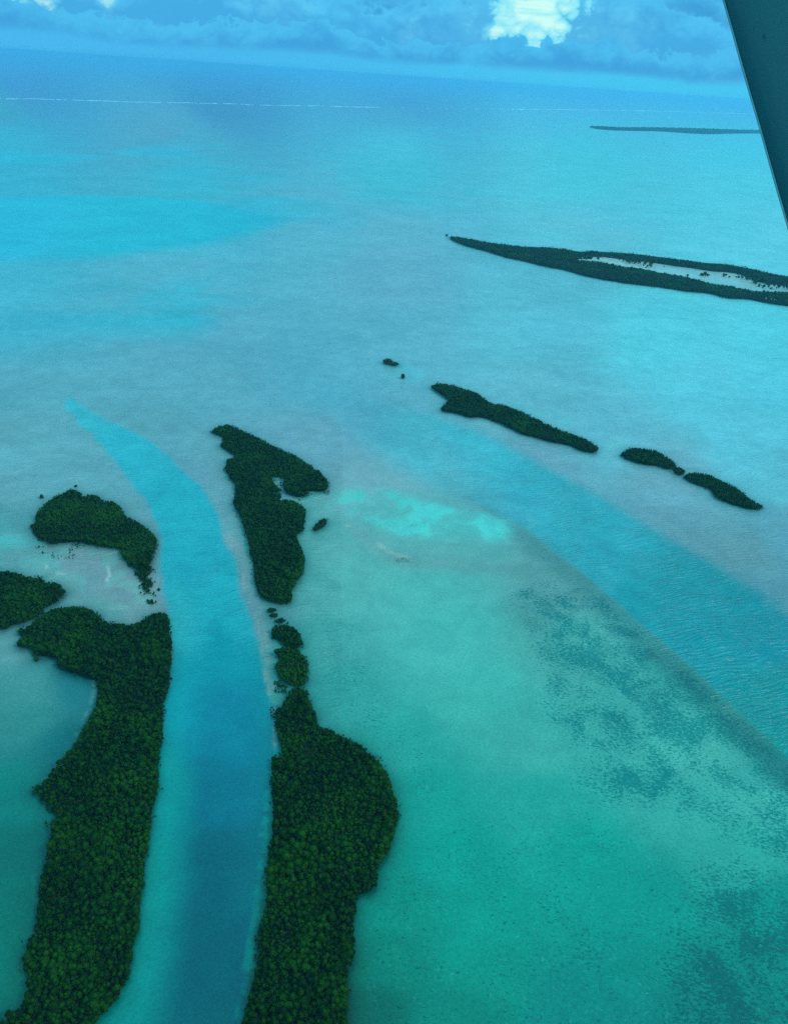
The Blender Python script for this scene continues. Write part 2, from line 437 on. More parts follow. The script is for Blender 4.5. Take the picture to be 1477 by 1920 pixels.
CHAN2 = [(600, 730, 0.131, 0.367, 0.403), (870, 855, 0.094, 0.444, 0.450), (1000, 930, 0.064, 0.379, 0.393), (1100, 1000, 0.042, 0.332, 0.340), (1300, 1130, 0.013, 0.257,
    0.256), (1300, 1180, 0.002, 0.258, 0.258), (1450, 1300, 0.001, 0.244, 0.217), (1450, 1200, 0.005, 0.240, 0.249), (1500, 1400, 0.001, 0.242, 0.201)]
SLOPE = [(1000, 1040, 0.070, 0.213, 0.192), (1150, 1160, 0.023, 0.173, 0.146), (1300, 1290, 0.001, 0.115, 0.103), (1450, 1430, 0.001, 0.088, 0.084)]
PALE = [(450, 1050, 0.401, 0.347, 0.310), (490, 1180, 0.333, 0.312, 0.274), (100, 1440, 0.088, 0.252, 0.210), (60, 1750, 0.003, 0.216, 0.151), (700, 1020, 0.484, 0.447,
    0.321), (200, 1080, 0.481, 0.443, 0.365)]
SILL = [(505, 1500, 0.001, 0.257, 0.214), (470, 1770, 0.001, 0.201, 0.163)]
SHOAL2 = [(150, 1105, 0.212, 0.319, 0.270), (60, 1060, 0.180, 0.337, 0.284), (250, 1140, 0.245, 0.341, 0.273)]
SHOAL = [(60, 1040, 0.200, 0.289, 0.251), (150, 1060, 0.255, 0.254, 0.236), (230, 1100, 0.256, 0.247, 0.238), (200, 1150, 0.202, 0.312, 0.257), (280, 1140, 0.257, 0.276,
    0.249)]
BRIGHT = [(20, 1010, 0.097, 0.450, 0.378), (600, 930, 0.186, 0.436, 0.343), (700, 940, 0.121, 0.458, 0.362), (830, 985, 0.129, 0.541, 0.432), (640, 1040, 0.180, 0.388,
    0.284), (770, 700, 0.147, 0.458, 0.444), (1000, 785, 0.174, 0.485, 0.438), (1150, 840, 0.227, 0.469, 0.422)]
GREYB = [(700, 1030, 0.221, 0.255, 0.221), (850, 1060, 0.190, 0.263, 0.229), (1010, 1150, 0.121, 0.241, 0.191)]
PEAT_SHADE = [(0, 900, 0.028, 0.075, 0.057), (100, 1300, 0.001, 0.065, 0.063), (600, 1200, 0.001, 0.139, 0.107), (520, 1300, 0.001, 0.061, 0.063), (700, 1700, 0.001, 0.048,
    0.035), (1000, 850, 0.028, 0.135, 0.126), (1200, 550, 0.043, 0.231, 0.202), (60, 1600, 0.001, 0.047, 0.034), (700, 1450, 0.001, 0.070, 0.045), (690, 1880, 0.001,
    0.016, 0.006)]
POOL = [(1150, 490, 0.404, 0.466, 0.394), (1300, 520, 0.352, 0.454, 0.401), (1450, 550, 0.345, 0.465, 0.402), (1430, 555, 0.377, 0.465, 0.397)]


def smp(lst, px, py, p=3.0):
    """blend the measured water colours between their places"""
    num = np.zeros((len(px), 3))
    den = np.zeros(len(px))
    for x, y, *c_ in lst:
        d2 = ((px - x) / 1.25) ** 2 + (py - y) ** 2 + 400
        wgt = d2 ** (-p / 1.0 / 2 * 1.4)
        num += wgt[:, None] * np.array(c_)[None]
        den += wgt
    return num / den[:, None]


NR, NA = 700, 520
dep = np.radians(np.concatenate([np.linspace(80, 67, 6)[:-1], np.linspace(67, 0.8, NR - 20), np.linspace(0.8, 0.37, 21)[1:]]))
rad = H / np.tan(dep)
ang = np.radians(np.concatenate([np.linspace(-180, -62, 13)[:-1], np.linspace(-62, 62, NA), np.linspace(62, 180, 13)[1:-1]]))
RR, AA = np.meshgrid(rad, ang, indexing='ij')
gx, gy = (RR * np.sin(AA)).ravel(), (RR * np.cos(AA)).ravel()
gx, gy = np.append(gx, 0), np.append(gy, 0)
nr, na = len(rad), len(ang)
ii, jj = np.meshgrid(np.arange(nr - 1), np.arange(na), indexing='ij')
quads = np.stack([ii * na + jj, ii * na + (jj + 1) % na, (ii + 1) * na + (jj + 1) % na, (ii + 1) * na + jj], -1).reshape(-1, 4)
ctr = nr * na
tris = np.stack([np.full(na, ctr), (np.arange(na) + 1) % na, np.arange(na)], -1)
me = bpy.data.meshes.new('water')
me.vertices.add(len(gx))
co = np.zeros((len(gx), 3))
co[:, 0], co[:, 1] = gx, gy
me.vertices.foreach_set('co', co.ravel())
nl = quads.size + tris.size
me.loops.add(nl)
me.loops.foreach_set('vertex_index', np.concatenate([quads.ravel(), tris.ravel()]).astype(np.int32))
me.polygons.add(len(quads) + len(tris))
ls = np.concatenate([np.arange(len(quads)) * 4, quads.size + np.arange(len(tris)) * 3]).astype(np.int32)
me.polygons.foreach_set('loop_start', ls)
me.update(calc_edges=True)

# wander the outlines a little so no zone has a drawn edge
dist = np.hypot(gx, gy)
amp = 0.012 * dist
wx = gx + amp * 1.6 * fbm(gx / (0.05 * 900), gy / 45.0, 5)
wy = gy + amp * 1.6 * fbm(gx / 45.0 + 50, gy / 45.0 + 9, 5)
front = gy > 1
vx, vy = np.full(len(gx), 738.0), np.full(len(gx), 1900.0)
a_, b_ = proj(np.stack([wx, wy, np.zeros_like(wx)], -1)[front])
vx[front], vy[front] = np.clip(a_, -250, 1727), np.clip(b_, 90, 2000)

body = smp(BASE, vx, vy)
grass = np.zeros(len(gx))
ripple = np.full(len(gx), 0.85)


def zone(pts, soft, sm=4):
    pw = PP(smooth_poly(pts, sm))
    reach = soft * 3 + 5
    d = sdist(wx, wy, pw, reach)
    return 1 - sstep(d, -soft, soft)


def lay(mask, colour):
    global body
    c_ = smp(colour, vx, vy) if isinstance(colour, list) else np.array(colour)[None]
    body = body * (1 - mask[:, None]) + c_ * mask[:, None]


# far bright sandbank and its ragged neighbours
lay(zone([(-120, 385), (0, 372), (100, 366), (250, 368), (400, 380), (500, 402), (535, 416), (480, 434), (400, 456), (300, 468), (200, 481), (100, 488), (0, 492), (-120, 497)], 60), SAND)
patch = sstep(fbm(gx / 420.0, gy / 520.0, 6) + 0.5, 0.52, 0.72) * sstep(vy, 250, 300) * (1 - sstep(vy, 600, 660)) * (1 - sstep(vx, 420, 760))
lay(patch * 0.75, SAND)
patch = sstep(fbm(gx / 900.0 + 7, gy / 700.0, 6) + 0.5, 0.50, 0.66) * sstep(vy, 215, 260) * (1 - sstep(vy, 480, 560)) * sstep(vx, 500, 800)
lay(patch * 0.35, SAND)
# the diagonal channel and the dark weedy slope on its near side
chan2_pts = [(1600, 1240), (1477, 1150), (1400, 1095), (1300, 1035), (1200, 978), (1100, 918), (1000, 862), (900, 812), (800, 778), (700, 745), (600, 715), (520, 690), (560, 740), (640, 800), (700, 848), (760, 878), (860, 928), (940, 968), (1010, 1010), (1070, 1060), (1130, 1110), (1200, 1170), (1290, 1243), (1350, 1300), (1410, 1360), (1477, 1420), (1600, 1530)]
slope = zone([(880, 935), (960, 970), (1060, 1040), (1140, 1105), (1210, 1165), (1300, 1240), (1400, 1340), (1500, 1430), (1600, 1520), (1600, 1610), (1477, 1480), (1400, 1420), (1300, 1320), (1200, 1230), (1100, 1130), (1000, 1040)], 14)
lay(slope * 0.6, SLOPE)
c2 = zone(chan2_pts, 2.5)
c2soft = zone(chan2_pts, 32)
along = sstep(vx, 470, 800)
c2f = zone(chan2_pts, 15)
yn, yf = 930 + 0.82 * (vx - 880), 812 + 0.585 * (vx - 900)
half = sstep((vy - yf) / np.maximum(yn - yf, 30), 0.35, 0.65)
c2 = c2 * half + c2f * (1 - half)
m2 = np.where(vy > 690, np.maximum(c2 * sstep(vx - vy * 0.9, -60, 160), c2soft * 0.75 * (1 - sstep(vx, 760, 1000))), 0) * along
lay(m2, CHAN2)
ripple += m2 * 0.3
# the tongue of the near channel between the two strips
chan1_pts = [(123, 752), (135, 746), (160, 760), (190, 785), (240, 805), (290, 832), (330, 865), (370, 905), (400, 950), (425, 1010), (440, 1060), (455, 1110), (470, 1160), (490, 1230), (505, 1300), (515, 1400), (508, 1500), (498, 1600), (482, 1700), (470, 1800), (455, 1920), (430, 2050), (120, 2050), (170, 1925), (240, 1840), (258, 1740), (272, 1640), (290, 1500), (305, 1350), (318, 1250), (314, 1150), (303, 1060), (296, 1000), (282, 950), (252, 905), (218, 865), (180, 825), (140, 785)]
c1 = zone(chan1_pts, 3.0)
lay(c1, CHAN1)
deep1 = zone([(400, 1170), (440, 1200), (478, 1290), (490, 1400), (485, 1500), (470, 1620), (455, 1740), (440, 1900), (420, 2050), (270, 2050), (300, 1920), (320, 1780), (338, 1640), (350, 1480), (362, 1340), (375, 1230)], 14)
lay(deep1 * c1, DEEP1)
ripple += c1 * 0.2 * (1 - sstep(vy, 1150, 1500))
ripple *= 1 - 0.8 * c1 * sstep(vy, 1120, 1400)
# pale sill along the far bank of the near channel
lay(zone([(430, 1010), (450, 1060), (470, 1110), (490, 1170), (505, 1250), (500, 1180), (488, 1120), (468, 1060), (445, 1005)], 3) * 0.45, PALE)
# shoals among the islands
shoal = zone([(20, 1000), (60, 1015), (120, 1025), (220, 1030), (235, 1060), (262, 1080), (290, 1110), (306, 1145), (270, 1160), (240, 1175), (190, 1170), (180, 1150), (120, 1130), (60, 1070), (0, 1060), (-60, 1040)], 9)
lay(shoal * 0.85, SHOAL)
lay(shoal * sstep(fbm(gx / 16.0, gy / 16.0, 5) + 0.5, 0.47, 0.58) * 0.8, SHOAL2)


def line(pts, width, colour, amt, gate):
    pw = PP(pts)
    d = np.full(len(wx), 1e9)
    ok = (wx > pw[:, 0].min() - 20) & (wx < pw[:, 0].max() + 20) & (wy > pw[:, 1].min() - 20) & (wy < pw[:, 1].max() + 20)
    X, Y = wx[ok], wy[ok]
    m_ = np.full(X.shape, 1e9)
    for (x0, y0), (x1, y1) in zip(pw[:-1], pw[1:]):
        ex, ey = x1 - x0, y1 - y0
        t_ = np.clip(((X - x0) * ex + (Y - y0) * ey) / (ex * ex + ey * ey), 0, 1)
        m_ = np.minimum(m_, np.hypot(X - x0 - t_ * ex, Y - y0 - t_ * ey))
    d[ok] = m_
    wd = width * (0.5 + 1.2 * (fbm(gx / 9.0, gy / 9.0, 3) + 0.5))
    lay((1 - sstep(d, wd * .4, wd * 1.6)) * amt * sstep(fbm(gx / 13.0 + 9, gy / 13.0, 4) + .5, gate - .06, gate + .06), colour)


line([(172, 1268), (180, 1300), (160, 1345), (132, 1395), (105, 1440), (82, 1470)], 1.6, PALE, .8, .44)
line([(62, 1640), (60, 1700), (48, 1760), (46, 1830), (36, 1880)], 1.4, PALE, .45, .5)
line([(498, 1180), (505, 1240), (503, 1262), (516, 1290)], 1.2, PALE, .9, .46)
line([(455, 1075), (470, 1125), (488, 1190), (500, 1260), (510, 1330), (512, 1400)], 1.4, PALE, .6, .42)
line([(512, 1400), (503, 1500), (496, 1600), (482, 1690), (474, 1770), (462, 1850), (450, 1920)], 2.2, SILL, .7, .40)
line([(655, 983), (690, 1005), (730, 1040), (770, 1050)], 2.0, PALE, .6, .5)
line([(200, 1060), (212, 1075), (205, 1090)], 1.2, PALE, .9, .3)
line([(85, 1060), (95, 1075), (120, 1080)], 1.5, PALE, .7, .45)
for pts, soft, amt in (([(560, 925), (640, 918), (740, 925), (800, 945), (880, 960), (950, 985), (940, 1010), (860, 1010), (780, 1010), (740, 1000), (700, 975), (620, 950)], 16, .95),
                       ([(590, 1000), (640, 1000), (700, 1040), (760, 1065), (720, 1090), (640, 1080), (590, 1050)], 20, .25),
                       ([(-60, 985), (0, 990), (55, 1000), (70, 1020), (20, 1035), (-60, 1030)], 14, .4),
                       ([(745, 680), (790, 686), (800, 712), (760, 716), (740, 700)], 10, .45),
                       ([(960, 770), (1060, 780), (1080, 800), (1000, 795)], 14, .35),
                       ([(1110, 828), (1170, 832), (1180, 845), (1130, 850)], 8, .45)):
    nz = 0.45 + 1.1 * sstep(fbm(gx / 26.0 + soft, gy / 26.0, 5) + 0.5, 0.42, 0.62)
    lay(np.clip(zone(pts, soft) * amt * nz, 0, 1), BRIGHT)
lay(zone([(655, 985), (690, 1000), (720, 1030), (770, 1045), (860, 1050), (960, 1055), (1020, 1080), (940, 1075), (820, 1065), (740, 1058), (690, 1030)], 12) * 0.55, GREYB)
lay(zone([(960, 1130), (1020, 1105), (1090, 1110), (1060, 1160), (1010, 1190), (975, 1170)], 14) * 0.6, GREYB)
# seagrass meadow on the near flats: where, not how it looks
mg = 0.0 * gx
for pts, soft, amt in (([(960, 1120), (1040, 1090), (1120, 1110), (1220, 1190), (1330, 1290), (1420, 1385), (1500, 1450), (1620, 1560), (1620, 1720), (1477, 1620), (1380, 1570), (1250, 1520), (1130, 1510), (1070, 1420), (1010, 1290)], 22, 1.0),
                       ([(1080, 1360), (1180, 1390), (1280, 1440), (1260, 1500), (1150, 1490), (1090, 1430)], 16, 1.25),
                       ([(1290, 1640), (1400, 1620), (1500, 1650), (1650, 1700), (1650, 2050), (1180, 2050), (1230, 1850)], 20, 1.15),
                       ([(620, 1180), (680, 1170), (720, 1300), (800, 1420), (900, 1560), (820, 1560), (740, 1450), (640, 1330)], 20, .5),
                       ([(760, 1580), (1060, 1480), (1300, 1640), (1180, 2000), (700, 2000), (680, 1740)], 24, .4),
                       ([(760, 1700), (800, 1690), (830, 1850), (820, 1960), (770, 1960)], 8, .3)):
    mg = np.maximum(mg, zone(pts, soft) * amt)
grass = np.clip(mg, 0, 1.3) * (1 - m2)
# peaty bed by the mangroves, their shade and reflection painted into the water colour
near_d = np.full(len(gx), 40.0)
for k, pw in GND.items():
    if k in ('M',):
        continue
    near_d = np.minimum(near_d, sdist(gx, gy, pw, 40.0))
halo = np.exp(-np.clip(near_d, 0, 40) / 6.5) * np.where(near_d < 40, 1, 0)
lay(halo * 0.72 * (1 - 0.6 * c1), PEAT_SHADE)
ripple *= 1 - 0.8 * np.exp(-np.clip(near_d, 0, 40) / 6)
# the shut-in ponds of the long island
pd = 1 - sstep(np.minimum(sdist(gx, gy, GPOND, 20), sdist(gx, gy, GPOND2, 20)), -2, 2)
lay(pd, POOL)
ripple *= 1 - pd
# flats close in are still, the open lagoon is not
ripple *= np.where(vx > 640, 1 - 0.85 * sstep(vy - (930 + 0.82 * (vx - 880)), 0, 70), 1)
ripple *= np.where(vx < 300, 1 - 0.85 * sstep(vy, 1030, 1100) * (1 - c1), 1)
body = np.clip(body, 0.0, 0.9)

at_ = me.attributes.new('body', 'FLOAT_COLOR', 'POINT')
at_.data.foreach_set('color', np.concatenate([body, np.ones((len(gx), 1))], 1).astype(np.float32).ravel())
for nm, ar in (('grass', grass), ('ripple', ripple)):
    at_ = me.attributes.new(nm, 'FLOAT', 'POINT')
    at_.data.foreach_set('value', ar.astype(np.float32))

wm, t, b = mat('sea_water')
geo = t.n('ShaderNodeNewGeometry')
pos = geo.outputs['Position']
ab = t.n('ShaderNodeAttribute', attribute_name='body')
ag = t.n('ShaderNodeAttribute', attribute_name='grass')
ar = t.n('ShaderNodeAttribute', attribute_name='ripple')
# broad unevenness of the bed
big = t.noise(pos, 0.006, 7, 0.6, 0.4)
mid = t.noise(pos, 0.05, 7, 0.62, 0.6)
c = t.mix(1.0, ab.outputs['Color'], t.mix(t.step(big, 0.3, 0.7), (0.90, 0.93, 0.93), (1.10, 1.06, 1.06)), 'MULTIPLY')
far = t.noise(pos, 0.018, 6, 0.7, 0.8)
c = t.mix(1.0, c, t.mix(t.step(far, 0.36, 0.64), (0.95, 0.965, 0.97), (1.05, 1.03, 1.025)), 'MULTIPLY')
c = t.mix(1.0, c, t.mix(t.step(mid, 0.3, 0.7), (0.90, 0.93, 0.94), (1.09, 1.06, 1.05)), 'MULTIPLY')
# seagrass: ragged tufts that close up where the meadow is dense
mp = t.n('ShaderNodeMapping')
mp.inputs['Rotation'].default_value = (0, 0, math.radians(12))
mp.inputs['Scale'].default_value = (0.62, 1.15, 1)
t.link(pos, mp.inputs[0])
tuft = t.noise(mp.outputs[0], 0.62, 5, 0.7, 0.6)
bed = t.noise(pos, 0.030, 4, 0.55, 0.5)
dens = t.m('MULTIPLY', ag.outputs['Fac'], t.step(bed, 0.34, 0.66, 0.35, 1.15))
thr = t.m('SUBTRACT', 0.66, t.m('MULTIPLY', dens, 0.19))
gmask = t.m('MULTIPLY', t.step(t.m('SUBTRACT', tuft, thr), -0.05, 0.045), t.step(ag.outputs['Fac'], 0.02, 0.2))
c = t.mix(gmask, c, t.mix(1.0, c, (0.05, 0.55, 0.63), 'MULTIPLY'))
# pale flecks of bare sand between the tufts
fleck = t.noise(pos, 0.42, 5, 0.7, 0.8)
fm = t.m('MULTIPLY', t.step(fleck, 0.57, 0.66), t.step(ag.outputs['Fac'], 0.1, 0.5, 0.0, 0.55))
c = t.mix(fm, c, t.mix(1.0, c, (0.055, 0.075, 0.075), 'ADD'))
speck = t.noise(pos, 0.55, 4, 0.7, 0.3)
c = t.mix(1.0, c, t.mix(t.step(speck, 0.32, 0.68), (0.78, 0.88, 0.89), (1.20, 1.11, 1.10)), 'MULTIPLY')
t.link(c, b.inputs['Base Color'])
b.inputs['IOR'].default_value = 1.33
b.inputs['Roughness'].default_value = 0.3
b.inputs['Specular IOR Level'].default_value = 0.5
# wind ripples with bending crests
warp = t.n('ShaderNodeVectorMath', operation='MULTIPLY_ADD')
t.link(t.noise(pos, 0.010, 2, 0.5, 0, 1), warp.inputs[0])
warp.inputs[1].default_value = (55, 55, 0)
t.link(pos, warp.inputs[2])


def crest(rot, sx, sy, sc_, det):
    q = t.n('ShaderNodeMapping', vector_type='TEXTURE')
    q.inputs['Rotation'].default_value = (0, 0, math.radians(rot))
    q.inputs['Scale'].default_value = (sx, sy, 1)
    t.link(warp.outputs[0], q.inputs[0])
    return t.noise(q.outputs[0], sc_, det, 0.5, 0.2)


h1 = crest(12, 15, 2.3, 1.0, 3)
h2 = crest(4, 7, 1.5, 1.0, 2)
h3 = crest(18, 70, 9, 1.0, 2)
hh = t.m('ADD', t.m('ADD', t.m('MULTIPLY', h1, 0.62), t.m('MULTIPLY', h2, 0.22)), t.m('MULTIPLY', h3, 0.3))
bp = t.n('ShaderNodeBump')
t.link(t.m('MULTIPLY', ar.outputs['Fac'], 0.8, clamp=True), bp.inputs['Strength'])
bp.inputs['Distance'].default_value = 5.0
t.link(hh, bp.inputs['Height'])
t.link(bp.outputs[0], b.inputs['Normal'])
me.materials.append(wm)
me.polygons.foreach_set('use_smooth', [True] * len(me.polygons))
add('water', me, label='turquoise lagoon and blue sea reaching to the horizon', kind='structure')

# ------------------------------------------------------------------ islets: low mud banks under the trees
mud, t, b = mat('mangrove_mud')
geo = t.n('ShaderNodeNewGeometry')
nz = t.noise(geo.outputs['Position'], 0.6, 5, 0.6)
t.link(t.mix(nz, (0.008, 0.014, 0.008), (0.022, 0.028, 0.016)), b.inputs['Base Color'])
b.inputs['Roughness'].default_value = 0.8
NAMES = {
    'A': 'the crescent island above the pale shoal left of the channel',
    'B': 'the island cut off by the left edge of the picture',
    'C': 'the long left strip beside the near channel',
    'D': 'the wedge-shaped island at the head of the right bank',
    'E4': 'the upper lobed islet in the chain on the right bank',
    'E5': 'the lower lobed islet in the chain on the right bank',
    'F': 'the broad right strip beside the near channel',
    'Hs': 'the long slanting island in the mid lagoon',
    'I': 'the oval islet right of the long slanting island',
    'Ks': 'the tapering islet at the end of the right-hand row',
    'L': 'the long island with ponds at the right edge',
    'M': 'the far low island near the horizon beside the aircraft strut',
    'G': 'the small lone islet off the wedge-shaped island',
    'J': 'the little islet joining the two right-hand row islets',
    'E1': 'the topmost islet of the chain', 'E2': 'the second islet of the chain', 'E3': 'the third islet of the chain',
    'N': 'the tiny two-lobed islet alone in mid lagoon'}


def bank(poly, cell, inset, holes=()):
    """a low bank that rises gently from under the water inside the outline"""
    (x0, y0), (x1, y1) = poly.min(0), poly.max(0)
    nx, ny = int((x1 - x0) / cell) + 2, int((y1 - y0) / cell) + 2
    X, Y = np.meshgrid(x0 + np.arange(nx) * cell, y0 + np.arange(ny) * cell)
    sd_ = sdist(X.ravel(), Y.ravel(), poly, 1e6)
    for h_ in holes:
        sd_ = np.maximum(sd_, -sdist(X.ravel(), Y.ravel(), h_, 1e6))
    z = np.clip((-sd_ - inset) * 0.12, -0.3, 0.3) + 0.1 * fbm(X.ravel() / 3, Y.ravel() / 3, 3)
    ok = (sd_ < -inset + cell * .5).reshape(ny, nx)
    fi = np.nonzero((ok[:-1, :-1] & ok[:-1, 1:] & ok[1:, 1:] & ok[1:, :-1]).ravel())[0]
    r_, c_ = fi // (nx - 1), fi % (nx - 1)
    q = np.stack([r_ * nx + c_, r_ * nx + c_ + 1, (r_ + 1) * nx + c_ + 1, (r_ + 1) * nx + c_], -1)
    used, inv = np.unique(q, return_inverse=True)
    return mesh('islet', np.stack([X.ravel()[used], Y.ravel()[used], z[used]], -1), inv.reshape(-1, 4), mud, True)


for k in GND:
    small = k in ('E1', 'E2', 'E3', 'N', 'J', 'G')
    add('islet', bank(PP(ISL[k], 0.2), 1.0 if small else 8.0 if k == 'L' else 45.0 if k == 'M' else 2.5, .8 if small else 3.0, (GPOND, GPOND2) if k == 'L' else ()),
        label='dark mud bank under ' + NAMES[k], kind='structure')

# ------------------------------------------------------------------ mangrove trees
leaf, t, b = mat('mangrove_leaves')
geo = t.n('ShaderNodeNewGeometry')
pos = geo.outputs['Position']
per = t.noise(pos, 0.30, 0, 0.5)
stand = t.noise(pos, 0.022, 3, 0.5, 0.4)
lf = t.noise(pos, 2.2, 2, 0.5)
v = t.m('ADD', t.m('MULTIPLY', t.step(per, 0.34, 0.68), 0.5), t.m('MULTIPLY', t.step(stand, 0.42, 0.70), 0.5))
c = t.mix(v, (0.003, 0.025, 0.004), (0.018, 0.096, 0.003))
c = t.mix(t.step(lf, 0.3, 0.7), t.mix(1.0, c, (0.85, 0.85, 0.85), 'MULTIPLY'), c)
t.link(c, b.inputs['Base Color'])
b.inputs['Roughness'].default_value = 0.7
b.inputs['Specular IOR Level'].default_value = 0.05
bark, t, b = mat('mangrove_bark')
geo = t.n('ShaderNodeNewGeometry')
t.link(t.mix(t.noise(geo.outputs['Position'], 5, 4, 0.6), (0.05, 0.035, 0.025), (0.14, 0.11, 0.085)), b.inputs['Base Color'])
b.inputs['Roughness'].default_value = 0.85


def ico(n=1):
    import bmesh
    bm = bmesh.new()
    bmesh.ops.create_icosphere(bm, subdivisions=n, radius=1)
    v_ = np.array([q.co[:] for q in bm.verts])
    f_ = [[q.index for q in f.verts] for f in bm.faces]
    bm.free()
    return v_, f_


def crown_mesh(seed, rad_, z0, z1, nleaf, nlobe, ls):
    """lobes of foliage: dim cores inside a cloud of small leaf sprays"""
    r_ = np.random.default_rng(seed)
    V, Fc = [], []
    cz, hz = (z0 + z1) / 2, (z1 - z0) / 2
    lobes = [(0, 0, cz + hz * 0.22, rad_ * 0.74)]
    for i in range(nlobe):
        a = i * 2.4 + r_.uniform(-.5, .5)
        rr = rad_ * r_.uniform(0.45, 0.66)
        lobes.append((math.cos(a) * rr, math.sin(a) * rr, cz + hz * r_.uniform(-0.6, 0.15), rad_ * r_.uniform(0.28, 0.42)))
    iv, if_ = ico(1)
    for lx, ly, lz, lr in lobes:
        o = len(V)
        jit = 1 + r_.uniform(-.10, .08, len(iv))
        sq = min(1.0, hz * 0.8 / lr)
        for q, jt in zip(iv, jit):
            V.append((lx + q[0] * lr * .97 * jt, ly + q[1] * lr * .97 * jt, lz + q[2] * lr * .97 * jt * sq))
        Fc += [[i + o for i in f] for f in if_]
    tot = sum(l[3] ** 2 for l in lobes)
    for lx, ly, lz, lr in lobes:
        sq = min(1.0, hz * 0.8 / lr)
        for _ in range(max(6, int(nleaf * lr * lr / tot))):
            d = r_.normal(size=3)
            d[2] = abs(d[2]) * 0.9 + (-0.35 if r_.random() < .3 else 0)
            d = d / np.linalg.norm(d)
            p = np.array([lx, ly, lz]) + d * lr * r_.uniform(.86, 1.16) * np.array([1, 1, sq])
            n_ = _n(d + r_.normal(size=3) * 0.3)
            u_ = _n(np.cross(n_, r_.normal(size=3)))
            w_ = np.cross(n_, u_)
            s_ = ls * r_.uniform(.6, 1.35)
            o = len(V)
            V += [p - u_ * s_, p + w_ * s_ * .55, p + u_ * s_, p - w_ * s_ * .55]
            Fc.append([o, o + 1, o + 2, o + 3])
    return mesh('crown', V, Fc, leaf, True)


def tube(V, Fc, path, radii, n=5):
    path = [np.array(p, float) for p in path]
    rings = []
    for i, p in enumerate(path):
        d = _n(path[min(i + 1, len(path) - 1)] - path[max(i - 1, 0)])
        u_ = _n(np.cross(d, (0.3, 0.9, 0.2)))
        w_ = np.cross(d, u_)
        rings.append(len(V))
        for k in range(n):
            a = 2 * math.pi * k / n
            V.append(p + (u_ * math.cos(a) + w_ * math.sin(a)) * radii[i])
    for i in range(len(path) - 1):
        for k in range(n):
            Fc.append([rings[i] + k, rings[i] + (k + 1) % n, rings[i + 1] + (k + 1) % n, rings[i + 1] + k])


def trunk_mesh(seed, ht):
    r_ = np.random.default_rng(seed)
    V, Fc = [], []
    lean = r_.uniform(-.3, .3, 2)
    top = np.array([lean[0], lean[1], ht])
    tube(V, Fc, [(0, 0, .9), (lean[0] * .3, lean[1] * .3, ht * .45), top], [.13, .10, .05], 6)
    for i in range(7):                                   # stilt roots
        a = i * .9 + r_.uniform(-.2, .2)
        L = r_.uniform(.8, 1.5)
        ca, sa = math.cos(a), math.sin(a)
        tube(V, Fc, [(0, 0, 1.0 + r_.uniform(-.1, .4)), (ca * L * .6, sa * L * .6, .75), (ca * L, sa * L, -.3)], [.05, .04, .03], 4)
    for i in range(5):                                   # limbs
        a = i * 1.26 + r_.uniform(-.3, .3)
        zz = ht * r_.uniform(.45, .75)
        tube(V, Fc, [(lean[0] * .5, lean[1] * .5, zz), (math.cos(a) * 1.1, math.sin(a) * 1.1, zz + .9)], [.06, .025], 4)
    return mesh('trunk', V, Fc, bark)


CROWNS = [crown_mesh(30 + i, 2.1, 1.4, 6.2 + .5 * (i % 3), 260, 4 + i % 3, 0.24) for i in range(6)]
TRUNKS = [trunk_mesh(60 + i, 5.2) for i in range(3)]
BUSHES = [crown_mesh(90 + i, 1.0, -0.1, 1.7, 120, 5, 0.20) for i in range(3)]


def scatter(k, spacing, scale, gap=None, lo=0.75, hi=1.25, holes=(), tol=1.0, zs=None):
    """trees whose foot and top both fall inside the island's outline"""
    poly = ISL[k]
    pw = PP(poly, 0)
    (x0, y0), (x1, y1) = pw.min(0) - spacing, pw.max(0) + spacing
    nx, ny = int((x1 - x0) / spacing) + 1, int((y1 - y0) / (spacing * .87)) + 1
    X, Y = np.meshgrid(np.arange(nx), np.arange(ny))
    X = (X + 0.5 * (Y % 2)) * spacing + x0
    Y = Y * spacing * .87 + y0
    X, Y = X.ravel(), Y.ravel()
    X = X + rng.uniform(-.36, .36, X.shape) * spacing
    Y = Y + rng.uniform(-.36, .36, Y.shape) * spacing
    s = scale * (1 + 0.7 * fbm(X / 8.0, Y / 8.0, 3) + 0.7 * fbm(X / 28.0, Y / 28.0, 2)) * rng.uniform(lo, hi, X.shape)
    s = s * np.where(rng.random(X.shape) < .07, 1.32, 1.0)
    rr = 1.8 * s * tol
    hz = (6.7 * s if zs is None else zs * 6.7)
    ok = np.ones(X.shape, bool)
    for dx, dy, z in ((0, 0, 0.8), (0, 0, None), (1, 0, 3), (-1, 0, 3), (0, -.8, 1.5)):
        zz = hz if z is None else np.full(X.shape, float(z)) * np.minimum(1, s)
        px, py = proj(np.stack([X + dx * rr, Y + dy * rr, zz + 0 * X], -1))
        ok &= inside(px, py, poly)
        if dx == 0 and dy == 0:
            for hpoly in holes:
                ok &= ~inside(px, py, hpoly)
    return np.stack([X[ok], Y[ok]], -1), s[ok]


gn_cache = {}


